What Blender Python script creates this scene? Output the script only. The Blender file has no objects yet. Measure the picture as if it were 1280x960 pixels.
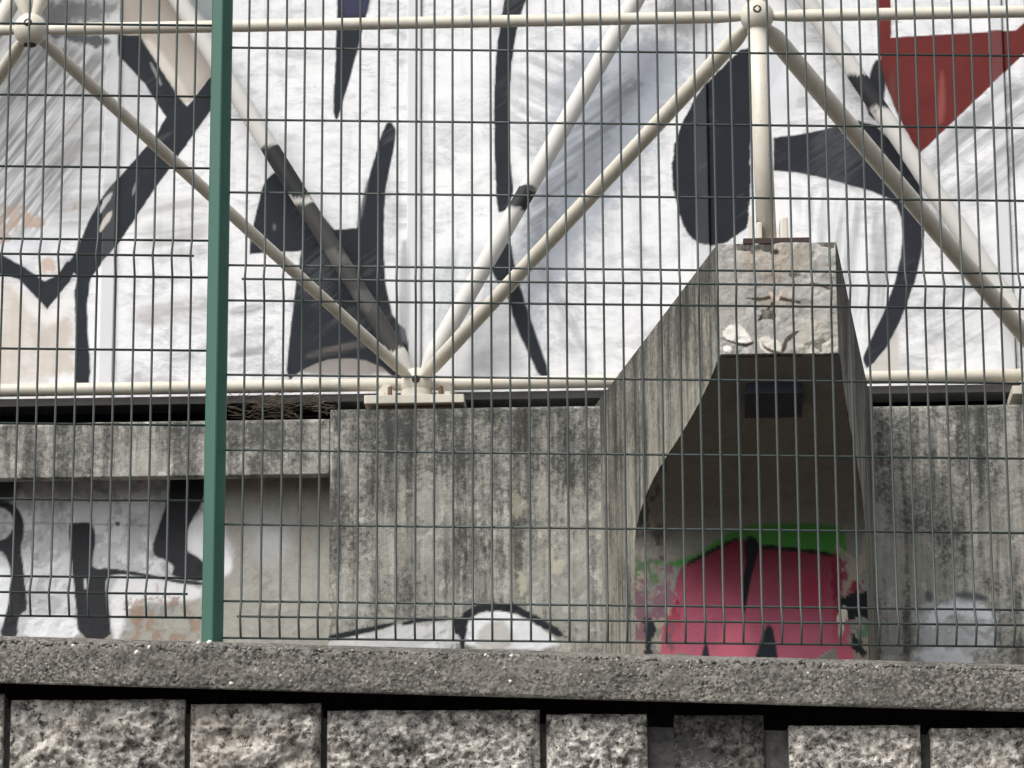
import bpy, bmesh, math, random
import numpy as np
from mathutils import Vector, Matrix, noise as mn

SC = bpy.context.scene
COL = SC.collection
random.seed(7)

# ------------------------------------------------------------------ camera
FPX, PITCH, ROLL = 4700.0, math.radians(15.1), 0.005
CAM = np.array([0.0, 0.0, 1.6])
F_ = np.array([0, math.cos(PITCH), math.sin(PITCH)])
R0 = np.array([1.0, 0, 0]); U0 = np.array([0, -math.sin(PITCH), math.cos(PITCH)])
R_ = math.cos(ROLL)*R0 - math.sin(ROLL)*U0
U_ = math.sin(ROLL)*R0 + math.cos(ROLL)*U0
cd = bpy.data.cameras.new('camera')
cd.sensor_width = 36.0; cd.lens = FPX/1280*36.0
cd.clip_start = 0.1; cd.clip_end = 3000
cam = bpy.data.objects.new('camera', cd); COL.objects.link(cam)
m = Matrix.Identity(4)
for i in range(3):
    m[i][0] = R_[i]; m[i][1] = U_[i]; m[i][2] = -F_[i]; m[i][3] = CAM[i]
cam.matrix_world = m
SC.camera = cam

# ------------------------------------------------------------------ light
SUN_EL, SUN_AZ = math.radians(48), math.radians(-44)     # azimuth seen from the wall towards the street, to its left
w_ = bpy.data.worlds.new('World'); SC.world = w_; w_.use_nodes = True
nt = w_.node_tree; nt.nodes.clear()
sky = nt.nodes.new('ShaderNodeTexSky'); sky.sky_type = 'NISHITA'; sky.sun_disc = False
sky.sun_elevation = SUN_EL; sky.air_density = 1.0; sky.dust_density = 4.0; sky.ozone_density = 1.0
hs = nt.nodes.new('ShaderNodeHueSaturation'); hs.inputs['Saturation'].default_value = 0.22
bg = nt.nodes.new('ShaderNodeBackground'); bg.inputs['Strength'].default_value = 0.14
wo = nt.nodes.new('ShaderNodeOutputWorld')
nt.links.new(sky.outputs[0], hs.inputs['Color']); nt.links.new(hs.outputs[0], bg.inputs[0]); nt.links.new(bg.outputs[0], wo.inputs[0])
sdir = Vector((math.sin(SUN_AZ)*math.cos(SUN_EL), -math.cos(SUN_AZ)*math.cos(SUN_EL), math.sin(SUN_EL)))  # towards the sun
sky.sun_rotation = math.atan2(sdir.x, sdir.y)
sl = bpy.data.lights.new('sun', 'SUN'); sl.energy = 1.5; sl.angle = math.radians(30); sl.color = (1.0, 0.97, 0.92)
so = bpy.data.objects.new('sun', sl); COL.objects.link(so)
so.rotation_euler = (-sdir).to_track_quat('-Z', 'Y').to_euler(); so.location = (0, 0, 30)
vs = SC.view_settings
vs.view_transform = 'Standard'; vs.look = 'None'; vs.gamma = 1.0; vs.use_curve_mapping = False; vs.exposure = 0.55

# ------------------------------------------------------------------ frames of reference
AL = math.radians(2.2); DB = 15.02
E_ = np.array([math.cos(AL), -math.sin(AL), 0.0])        # along the building, to the right
N_ = np.array([-math.sin(AL), -math.cos(AL), 0.0])       # out of the building, towards the street
O_ = np.array([0.0, DB, 0.0])
def B(u, w, z): return O_ + u*E_ + w*N_ + np.array([0, 0, z])
def ray(px, py): return F_ + (px-640)/FPX*R_ - (py-480)/FPX*U_
def hit(px, py, P, n):
    d = ray(px, py); return CAM + d*(np.dot(np.asarray(P)-CAM, n)/np.dot(d, n))
def un(px, py, w):                                       # a pixel on a plane parallel to the building -> (u, z)
    P = hit(px, py, B(0, w, 0), N_); return float(np.dot(P-O_, E_)), float(P[2])
def unw(px, py, Y):                                      # a pixel on a plane parallel to the fence -> (x, z)
    P = hit(px, py, (0, Y, 0), np.array([0, 1.0, 0])); return float(P[0]), float(P[2])
WF = 2.05                                                # front layer of the space frame
WC = 0.16                                                # face of the concrete plinth
WW = -0.13                                               # face of the painted cladding
FY = 10.52                                               # fence line

# ------------------------------------------------------------------ helpers
def root(name, loc, label, cat, group=None):
    o = bpy.data.objects.new(name, None); COL.objects.link(o); o.location = Vector(loc)
    o.empty_display_size = 0.1
    o['label'] = label; o['category'] = cat
    if group: o['group'] = group
    return o
def mesh_obj(name, verts, faces, mat, parent=None, smooth=False, loc=None):
    base = np.array(parent_loc(parent)) if parent is not None else np.array(loc if loc is not None else (0, 0, 0), float)
    me = bpy.data.meshes.new(name)
    me.from_pydata([tuple(np.asarray(v)-base) for v in verts], [], faces)
    if mat: me.materials.append(mat)
    if smooth: me.polygons.foreach_set('use_smooth', [True]*len(me.polygons))
    me.update()
    o = bpy.data.objects.new(name, me); COL.objects.link(o)
    if parent is not None: o.parent = parent
    else: o.location = Vector(base)
    return o
def parent_loc(p):
    v = Vector((0, 0, 0))
    while p is not None:
        v += p.location; p = p.parent
    return v
def set_paint(o, rgba):
    a = o.data.color_attributes.new('paint', 'FLOAT_COLOR', 'POINT')
    a.data.foreach_set('color', np.asarray(rgba, dtype=np.float32).ravel())
def box_vf(corner_fn, a0, a1, b0, b1, c0, c1):
    v = [corner_fn(a, b, c) for c in (c0, c1) for b in (b0, b1) for a in (a0, a1)]
    f = [(0,1,3,2),(4,6,7,5),(0,4,5,1),(2,3,7,6),(0,2,6,4),(1,5,7,3)]
    return v, f
def box(name, fn, a0, a1, b0, b1, c0, c1, mat, parent=None, bev=0.0, loc=None):
    v, f = box_vf(fn, a0, a1, b0, b1, c0, c1)
    o = mesh_obj(name, v, f, mat, parent, loc=loc)
    fix(o, bev); return o
def fix(o, bev=0.0, seg=2):
    bm = bmesh.new(); bm.from_mesh(o.data)
    bmesh.ops.recalc_face_normals(bm, faces=bm.faces)
    if bev > 0:
        bmesh.ops.bevel(bm, geom=list(bm.edges), offset=bev, segments=seg, affect='EDGES', profile=0.6, clamp_overlap=True)
    bm.to_mesh(o.data); bm.free(); o.data.update()
def W(x, y, z): return np.array([x, y, z], float)

def s2l(c):
    c = np.asarray(c, float)/255.0
    return np.where(c <= 0.04045, c/12.92, ((c+0.055)/1.055)**2.4)

def vnoise(x, y, seed=0):                                 # vectorised value noise in -1..1
    xi = np.floor(x).astype(np.int64); yi = np.floor(y).astype(np.int64)
    fx = x-xi; fy = y-yi; fx = fx*fx*(3-2*fx); fy = fy*fy*(3-2*fy)
    def h(a, b):
        n = (a*374761393 + b*668265263 + seed*974711) & 0x7fffffff
        n = ((n ^ (n >> 13))*1274126177) & 0x7fffffff
        return ((n ^ (n >> 16)) & 0xffff)/32767.5-1.0
    return (h(xi,yi)*(1-fx)+h(xi+1,yi)*fx)*(1-fy)+(h(xi,yi+1)*(1-fx)+h(xi+1,yi+1)*fx)*fy
def fbm(x, y, seed=0, oct=4, gain=0.5):
    s = 0; a = 1; t = 0
    for k in range(oct):
        s = s+a*vnoise(x*2**k, y*2**k, seed+k*17); t += a; a *= gain
    return s/t
def chaikin(p, n):
    p = np.asarray(p, float)
    for _ in range(n):
        q = np.roll(p, -1, 0); p = np.stack([0.75*p+0.25*q, 0.25*p+0.75*q], 1).reshape(-1, 2)
    return p
def sdf(X, Y, poly):                                      # signed distance, positive inside
    d = np.full(X.shape, 1e9); ins = np.zeros(X.shape, bool); n = len(poly)
    for i in range(n):
        ax, ay = poly[i]; bx, by = poly[(i+1) % n]
        ex, ey = bx-ax, by-ay; L = ex*ex+ey*ey+1e-12
        t = np.clip(((X-ax)*ex+(Y-ay)*ey)/L, 0, 1)
        d = np.minimum(d, (X-ax-t*ex)**2+(Y-ay-t*ey)**2)
        if abs(ey) > 1e-12:
            c = ((ay > Y) != (by > Y)) & (X < ex*(Y-ay)/ey+ax); ins ^= c
    return np.where(ins, 1, -1)*np.sqrt(d)
def paint(X, Z, layers, conv):
    """X, Z: wall coordinates in metres. layers: outlines on the wall, each turned into wall coordinates by conv."""
    rgb = np.zeros(X.shape+(3,)); al = np.zeros(X.shape)
    for k, L in enumerate(layers):
        p = np.array([conv(*q) for q in L['p']]); p = chaikin(p, L.get('s', 1))
        soft = L.get('soft', 0.004); rg = L.get('rough', 0.0022); pad = soft*2+rg*2+0.07
        msk = (X > p[:,0].min()-pad)&(X < p[:,0].max()+pad)&(Z > p[:,1].min()-pad)&(Z < p[:,1].max()+pad)
        if not msk.any(): continue
        x, z = X[msk], Z[msk]
        d = sdf(x, z, p)+rg*fbm(x*28, z*28, k*7+3, 4, 0.65)*1.5
        a = np.clip((d+soft)/(2*soft), 0, 1); a = a*a*(3-2*a)*L.get('a', 1.0)
        if 'streak' not in L and max(L['c']) < 66 and len(L['p']) > 9:   # black coats are brushed: thin in places
            st = fbm(x*5, z*5, k+91, 2, 0.5)+0.7*fbm((x*0.8+z*0.6)*9, (z*0.8-x*0.6)*85, k+92, 3, 0.6)
            a = a*np.clip(1.03-0.08*np.clip(st, 0, 1), 0, 1)
            mist = np.clip((d+0.055)/0.055, 0, 1)**2*np.clip(0.35+0.9*fbm(x*4, z*4, k+5, 3), 0, 1)*0.22
            a = np.maximum(a, mist)
        if 'streak' in L:                                 # (angle, width, amount) brush marks
            an, wd, am = L['streak']; an = math.radians(an)
            tx = x*math.cos(an)+z*math.sin(an); ty = -x*math.sin(an)+z*math.cos(an)
            st = fbm(tx/(wd*14), ty/wd, k+91, 3, 0.6)
            a = a*np.clip(1-am+am*(0.5+1.3*st), 0, 1)
        if 'patch' in L:                                  # flaked off in places
            sc, th = L['patch']
            a = a*np.clip((fbm(x*sc, z*sc, k+31, 5, 0.6)-th)*9, 0, 1)
        c = s2l(L['c'])
        if 'c2' in L:
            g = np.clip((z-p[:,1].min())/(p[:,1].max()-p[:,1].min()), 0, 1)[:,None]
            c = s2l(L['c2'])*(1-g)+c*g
        else: c = np.broadcast_to(c, x.shape+(3,))
        v = 1+L.get('var', 0.10)*fbm(x*9, z*9, k+55, 4)[:,None]
        c = c*v
        na = a+al[msk]*(1-a)
        rgb[msk] = np.where(na[:,None] > 1e-5, (c*a[:,None]+rgb[msk]*(al[msk]*(1-a))[:,None])/np.maximum(na,1e-5)[:,None], c)
        al[msk] = na
    return np.concatenate([rgb, al[...,None]], -1)

def relief_slab(name, fn, a0, a1, c0, c1, front, back, res, mat, parent, layers=None, conv=None, disp=None, flip=1):
    """A slab whose face is a fine grid. fn(a, w, c) -> world; the face lies at w=front, the body runs back to w=back."""
    na = max(2, int(round((a1-a0)/res))); nc = max(2, int(round((c1-c0)/res)))
    A, Cc = np.meshgrid(np.linspace(a0, a1, na+1), np.linspace(c0, c1, nc+1))
    D = np.zeros(A.shape) if disp is None else disp(A, Cc)
    Wd = front+D
    P = O_ + A[...,None]*E_ + Wd[...,None]*N_ + Cc[...,None]*np.array([0,0,1.0]) if fn == 'B' else np.stack([A, FYv(Wd), Cc], -1)
    V = P.reshape(-1, 3); nv = len(V); idx = np.arange(nv).reshape(nc+1, na+1)
    q = np.stack([idx[:-1,:-1], idx[:-1,1:], idx[1:,1:], idx[1:,:-1]], -1).reshape(-1, 4)
    loop = list(idx[0,:])+list(idx[1:,-1])+list(idx[-1,-2::-1])+list(idx[-2:0:-1,0])
    bk = V[loop].copy()
    for i, li in enumerate(loop):
        a = A.reshape(-1)[li]; c = Cc.reshape(-1)[li]
        bk[i] = B(a, back, c) if fn == 'B' else W(a, FYv(back), c)
    n = len(loop)
    sides = [(loop[(i+1) % n], loop[i], nv+i, nv+(i+1) % n) for i in range(n)]
    V = np.concatenate([V, bk]); base = np.array(parent_loc(parent))
    me = bpy.data.meshes.new(name)
    me.from_pydata((V-base).tolist(), [], q.tolist()+sides+[tuple(nv+i for i in range(n))][::1])
    me.materials.append(mat)
    sm = np.ones(len(me.polygons), bool); sm[len(q):] = False
    me.polygons.foreach_set('use_smooth', sm)
    me.update()
    o = bpy.data.objects.new(name, me); COL.objects.link(o); o.parent = parent
    if layers is not None:
        rg = paint(A.reshape(-1), Cc.reshape(-1), layers, conv)
        set_paint(o, np.concatenate([rg, np.zeros((n, 4))]))
    return o
def FYv(w): return FY - w                                  # distance out of the fence line, towards the street

def tube(name, p0, p1, r, mat, parent, neck=None, seg=16, rings=1, paintfn=None):
    """Round bar from p0 to p1; neck=(gap, cone, r2): starts gap from each end thin and swells over cone."""
    p0 = Vector(p0); p1 = Vector(p1); d = p1-p0; L = d.length; d.normalize()
    q = d.to_track_quat('Z', 'Y'); ax = q @ Vector((1,0,0)); ay = q @ Vector((0,1,0))
    if neck:
        g, cn, r2 = neck
        prof = [(g*0.5, r2), (g, r2), (g+0.004, r2*1.15), (g+cn*0.5, r2+(r-r2)*0.62), (g+cn*0.82, r*0.95), (g+cn, r)]
        prof = prof+[(g+cn+(L-2*g-2*cn)*i/(rings+1), r) for i in range(1, rings+1)]+[(L-t, rr) for t, rr in reversed(prof)]
    else:
        prof = [(L*i/rings, r) for i in range(rings+1)]
    V = []; Fc = []
    for t, rr in prof:
        for k in range(seg):
            a = 2*math.pi*k/seg; V.append(np.array(p0+d*t+ax*(rr*math.cos(a))+ay*(rr*math.sin(a))))
    for i in range(len(prof)-1):
        for k in range(seg): Fc.append((i*seg+k, i*seg+(k+1) % seg, (i+1)*seg+(k+1) % seg, (i+1)*seg+k))
    Fc.append(tuple(range(seg))[::-1]); Fc.append(tuple((len(prof)-1)*seg+k for k in range(seg)))
    o = mesh_obj(name, V, Fc, mat, parent, smooth=True)
    if paintfn is not None:
        set_paint(o, paintfn(np.array(V)))
    return o
def lathe(name, c, axis, prof, mat, parent, seg=20):
    c = Vector(c); d = Vector(axis).normalized(); q = d.to_track_quat('Z', 'Y'); ax = q @ Vector((1,0,0)); ay = q @ Vector((0,1,0))
    V = []; Fc = []
    for t, rr in prof:
        for k in range(seg):
            a = 2*math.pi*k/seg; V.append(np.array(c+d*t+ax*(rr*math.cos(a))+ay*(rr*math.sin(a))))
    for i in range(len(prof)-1):
        for k in range(seg): Fc.append((i*seg+k, i*seg+(k+1) % seg, (i+1)*seg+(k+1) % seg, (i+1)*seg+k))
    Fc.append(tuple(range(seg))[::-1]); Fc.append(tuple((len(prof)-1)*seg+k for k in range(seg)))
    return mesh_obj(name, V, Fc, mat, parent, smooth=True)

# ------------------------------------------------------------------ materials
class NT:
    def __init__(s, name, rough=0.8, spec=0.3):
        s.m = bpy.data.materials.new(name); s.m.use_nodes = True; s.t = s.m.node_tree
        s.b = s.t.nodes['Principled BSDF']; s.b.inputs['Roughness'].default_value = rough
        s.b.inputs['Specular IOR Level'].default_value = spec
        s.tc = s.t.nodes.new('ShaderNodeTexCoord')
    def n(s, k, **kw):
        x = s.t.nodes.new(k)
        for a, v in kw.items(): setattr(x, a, v)
        return x
    def l(s, a, b): s.t.links.new(a, b)
    def coords(s, scale=(1,1,1), rot=(0,0,0)):
        mp = s.n('ShaderNodeMapping'); mp.inputs['Scale'].default_value = scale; mp.inputs['Rotation'].default_value = rot
        s.l(s.tc.outputs['Object'], mp.inputs[0]); return mp.outputs[0]
    def noise(s, scale, detail=6, rough=0.6, vec=None, dist=0.0):
        x = s.n('ShaderNodeTexNoise'); x.inputs['Scale'].default_value = scale; x.inputs['Detail'].default_value = detail
        x.inputs['Roughness'].default_value = rough; x.inputs['Distortion'].default_value = dist
        s.l(vec if vec is not None else s.tc.outputs['Object'], x.inputs['Vector']); return x.outputs['Fac']
    def voro(s, scale, feat='F1', vec=None, out='Distance'):
        x = s.n('ShaderNodeTexVoronoi'); x.feature = feat; x.inputs['Scale'].default_value = scale
        s.l(vec if vec is not None else s.tc.outputs['Object'], x.inputs['Vector']); return x.outputs[out]
    def ramp(s, fac, stops):
        r = s.n('ShaderNodeValToRGB'); e = r.color_ramp.elements
        while len(e) < len(stops): e.new(0.5)
        for el, (p, c) in zip(e, stops):
            el.position = p; el.color = (c, c, c, 1) if not hasattr(c, '__len__') else tuple(c)+(1,)
        s.l(fac, r.inputs[0]); return r.outputs[0]
    def mix(s, fac, a, b, mode='MIX'):
        x = s.n('ShaderNodeMix'); x.data_type = 'RGBA'; x.blend_type = mode
        for sock, v in ((x.inputs[0], fac), (x.inputs[6], a), (x.inputs[7], b)):
            if hasattr(v, 'is_linked'): s.l(v, sock)
            elif hasattr(v, '__len__'): sock.default_value = tuple(v)+(1,)
            else: sock.default_value = v if sock == x.inputs[0] else (v, v, v, 1)
        return x.outputs[2]
    def math(s, op, a, b=0.0, clamp=False):
        x = s.n('ShaderNodeMath'); x.operation = op; x.use_clamp = clamp
        for sock, v in ((x.inputs[0], a), (x.inputs[1], b)):
            if hasattr(v, 'is_linked'): s.l(v, sock)
            else: sock.default_value = v
        return x.outputs[0]
    def bump(s, h, strength=0.3, dist=0.01, prev=None):
        b = s.n('ShaderNodeBump'); b.inputs['Strength'].default_value = strength; b.inputs['Distance'].default_value = dist
        s.l(h, b.inputs['Height'])
        if prev is not None: s.l(prev, b.inputs['Normal'])
        return b.outputs[0]
    def overpaint(s, col):
        a = s.n('ShaderNodeAttribute'); a.attribute_name = 'paint'
        return s.mix(a.outputs['Alpha'], col, a.outputs['Color']), a.outputs['Alpha']
    def done(s, col, nrm=None, rough=None):
        if hasattr(col, 'is_linked'): s.l(col, s.b.inputs['Base Color'])
        else: s.b.inputs['Base Color'].default_value = tuple(col)+(1,)
        if nrm is not None: s.l(nrm, s.b.inputs['Normal'])
        if rough is not None: s.l(rough, s.b.inputs['Roughness'])
        return s.m

def concrete(name, light=(0.43,0.425,0.385), mid=(0.275,0.27,0.24), dark=(0.035,0.035,0.032), stain=0.5, streak=0.5, painted=False, zt=None, flake=0.4):
    t = NT(name, 0.92, 0.2)
    big = t.noise(2.2, 5, 0.6); fine = t.noise(19, 9, 0.75, dist=0.2)
    c = t.mix(t.ramp(fine, [(0.34, 0), (0.66, 1)]), mid, light)
    c = t.mix(t.math('MULTIPLY', t.ramp(big, [(0.38, 0), (0.62, 1)]), 0.55), c, mid)
    sv = t.coords((9, 9, 0.55)); sk = t.noise(1.7, 6, 0.65, sv)
    c = t.mix(t.math('MULTIPLY', t.ramp(sk, [(0.47, 0), (0.66, 1)]), streak), c, tuple(x*0.38 for x in mid))
    sk2 = t.noise(2.6, 5, 0.6, t.coords((11, 11, 0.7), (0, 0, 1.1)))
    c = t.mix(t.math('MULTIPLY', t.ramp(sk2, [(0.56, 0), (0.68, 1)]), streak*0.7), c, tuple(min(1, x*1.25) for x in light))
    # flaked skin: pale scabs with sharp edges
    fl = t.noise(13, 7, 0.66, dist=0.35)
    c = t.mix(t.math('MULTIPLY', t.ramp(fl, [(0.585, 0), (0.605, 1)]), flake), c, tuple(min(1, x*1.32) for x in light))
    # lichen and soot blotches
    ln = t.noise(50, 9, 0.8, dist=0.2); lm = t.noise(3.1, 5, 0.65)
    if zt is not None:                                   # weathering is heavier under an exposed top edge
        sp = t.n('ShaderNodeSeparateXYZ'); t.l(t.tc.outputs['Object'], sp.inputs[0])
        mr = t.n('ShaderNodeMapRange'); mr.inputs['From Min'].default_value = zt-0.42; mr.inputs['From Max'].default_value = zt
        mr.inputs['To Min'].default_value = 0.0; mr.inputs['To Max'].default_value = 0.22
        t.l(sp.outputs['Z'], mr.inputs['Value']); lm = t.math('ADD', lm, mr.outputs[0])
    k = t.math('ADD', t.math('ADD', t.math('MULTIPLY', ln, 0.62), t.math('MULTIPLY', lm, 0.50)), t.math('MULTIPLY', t.math('SUBTRACT', sk, 0.45), 0.32))
    c = t.mix(t.math('MULTIPLY', t.ramp(k, [(0.562, 0), (0.705, 1)]), stain), c, dark)
    sp2 = t.noise(130, 3, 0.6)
    c = t.mix(t.math('MULTIPLY', t.ramp(sp2, [(0.60, 0), (0.72, 1)]), 0.5), c, tuple(x*0.45 for x in mid))
    if painted: c, pa = t.overpaint(c)
    nb = t.bump(t.noise(45, 8, 0.7), 0.35, 0.012)
    nb = t.bump(fl, 0.25, 0.01, nb)
    return t.done(c, nb)

M = {}
M['concrete'] = concrete('weathered_concrete', painted=True, zt=2.16, stain=0.85, streak=0.8)
M['concrete_beam'] = concrete('weathered_concrete_beam', painted=True, zt=2.10, stain=0.8, flake=0.55, streak=0.7)
M['concrete_recess'] = concrete('rendered_concrete', (0.43,0.42,0.38), (0.33,0.32,0.285), stain=0.15, streak=0.15, painted=True, flake=0.15)
M['concrete_side'] = concrete('streaked_concrete', (0.36,0.345,0.295), (0.21,0.20,0.17), stain=0.8, streak=1.0, flake=0.15, zt=2.12)
M['concrete_block'] = concrete('spalled_concrete', (0.47,0.455,0.43), (0.32,0.31,0.285), stain=0.38, streak=0.15, painted=True, flake=0.45)
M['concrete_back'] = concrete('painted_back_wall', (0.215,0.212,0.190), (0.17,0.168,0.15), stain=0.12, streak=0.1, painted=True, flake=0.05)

M['soffit'] = concrete('dark_painted_soffit', (0.125,0.115,0.10), (0.10,0.092,0.08), stain=0.2, streak=0.1, flake=0.05)
def wall_paint():
    t = NT('whitewashed_cladding', 0.7, 0.15)
    a = t.noise(1.4, 4, 0.6); b = t.noise(5.0, 8, 0.7, t.coords((1.0, 1.0, 2.2)), 0.5)
    base = t.mix(t.ramp(a, [(0.3, 0), (0.7, 1)]), (0.81,0.812,0.82), (0.77,0.78,0.80))
    # roller smears of thin grey
    msk = t.math('MULTIPLY', t.ramp(b, [(0.47, 0), (0.68, 1)]), t.ramp(t.noise(1.9, 4, 0.6), [(0.36, 0), (0.56, 1)]))
    c = t.mix(t.math('MULTIPLY', msk, 0.75), base, (0.33,0.33,0.345))
    s2 = t.noise(2.2, 6, 0.6, t.coords((7, 7, 0.7)))
    c = t.mix(t.math('MULTIPLY', t.ramp(s2, [(0.56, 0), (0.70, 1)]), 0.30), c, (0.40,0.40,0.42))
    s3 = t.noise(13, 7, 0.72, t.coords((1.0, 1.0, 2.2), (0, 0.35, 0)), 0.4)
    c = t.mix(t.math('MULTIPLY', t.math('MULTIPLY', t.ramp(s3, [(0.50, 0), (0.66, 1)]), t.ramp(t.noise(2.7, 3, 0.5), [(0.40, 0), (0.60, 1)])), 0.55), c, (0.36,0.36,0.375))
    c, pa = t.overpaint(c)
    d = t.noise(60, 4, 0.7)
    c = t.mix(t.math('MULTIPLY', t.ramp(d, [(0.62, 0), (0.75, 1)]), 0.10), c, (0.2,0.19,0.18))
    return t.done(c, t.bump(t.noise(5, 3, 0.5), 0.12, 0.02))
M['wall'] = wall_paint()

def steel(name, col, rough=0.42, painted=False, dirt=0.42):
    t = NT(name, rough, 0.45)
    c = t.mix(t.math('MULTIPLY', t.ramp(t.noise(7, 7, 0.7), [(0.48, 0), (0.72, 1)]), dirt), col, tuple(x*0.55*y for x, y in zip(col, (1, .93, .82))))
    c = t.mix(t.math('MULTIPLY', t.ramp(t.noise(38, 4, 0.7), [(0.64, 0), (0.70, 1)]), dirt*0.8), c, (0.16,0.10,0.06))
    if painted: c, _ = t.overpaint(c)
    return t.done(c, t.bump(t.noise(90, 3), 0.05, 0.004))
M['cream'] = steel('cream_painted_steel', (0.62,0.58,0.50), painted=False)
M['cream_p'] = steel('overpainted_steel', (0.66,0.63,0.56), 0.7, painted=True)
M['dark_hole'] = steel('rusty_socket', (0.045,0.028,0.022), 0.8)
M['rust'] = steel('rusty_bolt', (0.13,0.07,0.05), 0.8)
M['trim'] = steel('grey_zinc_trim', (0.17,0.165,0.16), 0.5)
M['batten'] = steel('pale_cover_strip', (0.62,0.62,0.62), 0.5, painted=True, dirt=0.15)
M['green'] = steel('green_coated_steel', (0.024,0.098,0.069), 0.45, dirt=0.15)
M['wire'] = steel('green_coated_wire', (0.046,0.060,0.055), 0.5, dirt=0.2)
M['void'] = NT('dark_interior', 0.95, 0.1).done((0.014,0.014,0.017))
M['box'] = NT('dark_blue_plastic', 0.6, 0.3).done((0.02,0.022,0.035))

def aggregate():
    t = NT('washed_aggregate', 0.9, 0.25)
    v = t.voro(130, out='Color'); sp = t.n('ShaderNodeSeparateColor'); t.l(v, sp.inputs[0])
    g = t.math('ADD', t.math('MULTIPLY', sp.outputs[0], 0.45), t.math('MULTIPLY', t.noise(75, 6, 0.75), 0.55))
    c = t.ramp(g, [(0.24, (0.05,0.047,0.043)), (0.42, (0.115,0.109,0.097)), (0.58, (0.19,0.18,0.157)), (0.78, (0.33,0.312,0.275))])
    c = t.mix(t.math('MULTIPLY', t.ramp(t.noise(5, 6, 0.7), [(0.42, 0), (0.66, 1)]), 0.6), c, (0.06,0.057,0.052))
    c = t.mix(t.math('MULTIPLY', t.ramp(t.noise(3, 5, 0.6, t.coords((1,1,5))), [(0.50, 0), (0.68, 1)]), 0.45), c, (0.27,0.255,0.215))
    return t.done(c, t.bump(t.noise(110, 5, 0.75), 0.8, 0.008))
M['agg'] = aggregate()
def pebble():
    t = NT('river_pebble', 0.75, 0.3)
    c, _ = t.overpaint(t.mix(0.5, (0.3,0.3,0.3), (0.3,0.28,0.25)))
    return t.done(c)
M['pebble'] = pebble()
def stone(name, k=1.0, sc=26, soot=0.75, warm=0.35):
    t = NT(name, 0.92, 0.2)
    a = t.noise(sc, 10, 0.8, dist=0.3)
    kk = lambda *v: tuple(x*k for x in v)
    c = t.ramp(a, [(0.38, kk(0.05,0.048,0.045)), (0.46, kk(0.27,0.255,0.23)), (0.53, kk(0.50,0.475,0.43)), (0.61, kk(0.78,0.75,0.69))])
    c = t.mix(t.math('MULTIPLY', t.ramp(t.noise(4, 5, 0.6), [(0.45, 0), (0.65, 1)]), warm), c, kk(0.46,0.39,0.32))
    c = t.mix(t.math('MULTIPLY', t.ramp(t.noise(7, 8, 0.78, dist=0.5), [(0.52, 0), (0.62, 1)]), soot), c, kk(0.09,0.088,0.083))
    c = t.mix(t.math('MULTIPLY', t.ramp(t.noise(sc*1.8, 7, 0.8), [(0.535, 0), (0.585, 1)]), 0.85), c, (0.022,0.022,0.022))
    return t.done(c, t.bump(t.noise(60, 8, 0.8), 0.9, 0.016))
M['stone'] = stone('rough_pale_stone', 1.4, warm=0.2); M['stone_warm'] = stone('rough_brown_stone', 1.35, 18, 0.7, 0.4)
M['stone_speck'] = stone('speckled_pale_stone', 1.55, 34, 0.45, 0.2); M['stone_dark'] = stone('sooty_stone', 0.5)
t = NT('shade_dark_mortar', 0.95, 0.15); M['mortar_shade'] = t.done(t.ramp(t.noise(30, 6, 0.7), [(0.3, (0.015,0.015,0.016)), (0.7, (0.05,0.048,0.046))]), t.bump(t.noise(80), 0.4))  # near-black core mortar, with the shade of the coping recess in its colour
t = NT('grey_mortar', 0.95, 0.15); M['mortar_shade2'] = t.done(t.ramp(t.noise(30, 6, 0.7), [(0.3, (0.04,0.04,0.04)), (0.7, (0.13,0.125,0.12))]), t.bump(t.noise(80), 0.4))
t = NT('asphalt', 0.9, 0.3); M['asphalt'] = t.done(t.ramp(t.noise(120, 5, 0.7), [(0.35, 0.035), (0.7, 0.075)]), t.bump(t.noise(300), 0.3, 0.005))
t = NT('pavement_slab', 0.9, 0.2); M['pave'] = t.done(t.ramp(t.noise(12, 7, 0.7), [(0.3, (0.055,0.053,0.05)), (0.7, (0.11,0.105,0.10))]), t.bump(t.noise(90), 0.3, 0.005))
t = NT('terrace_concrete', 0.9, 0.2); M['slab'] = t.done(t.ramp(t.noise(6, 8, 0.7), [(0.3, (0.17,0.167,0.158)), (0.7, (0.28,0.275,0.26))]), t.bump(t.noise(60), 0.3, 0.01))
t = NT('packed_earth', 0.95, 0.1); M['earth'] = t.done(t.ramp(t.noise(9, 8, 0.7), [(0.3, (0.05,0.043,0.035)), (0.7, (0.12,0.105,0.085))]), t.bump(t.noise(40), 0.5, 0.02))
t = NT('dry_twig', 0.9, 0.1); M['twig'] = t.done(t.ramp(t.noise(40, 3), [(0.3, (0.03,0.024,0.018)), (0.7, (0.13,0.105,0.08))]))

# ------------------------------------------------------------------ the setting: ground, street, pavement, terrace
def structure(o): o['kind'] = 'structure'; return o
def sheet(name, x0, x1, y0, y1, z, mat):
    return structure(mesh_obj(name, [W(x0,y0,z),W(x1,y0,z),W(x1,y1,z),W(x0,y1,z)], [(0,1,2,3)], mat))
sheet('ground', -900, 900, -900, 900, -0.02, M['earth'])
sheet('road', -400, 400, -9.0, 7.6, -0.012, M['asphalt'])
structure(box('pavement', W, -40, 40, 7.6, 10.62, -0.3, 0.12, M['pave'], bev=0.01))
sheet('terrace', -14, 14, 10.84, 16.2, 3.38, M['earth'])

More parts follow.
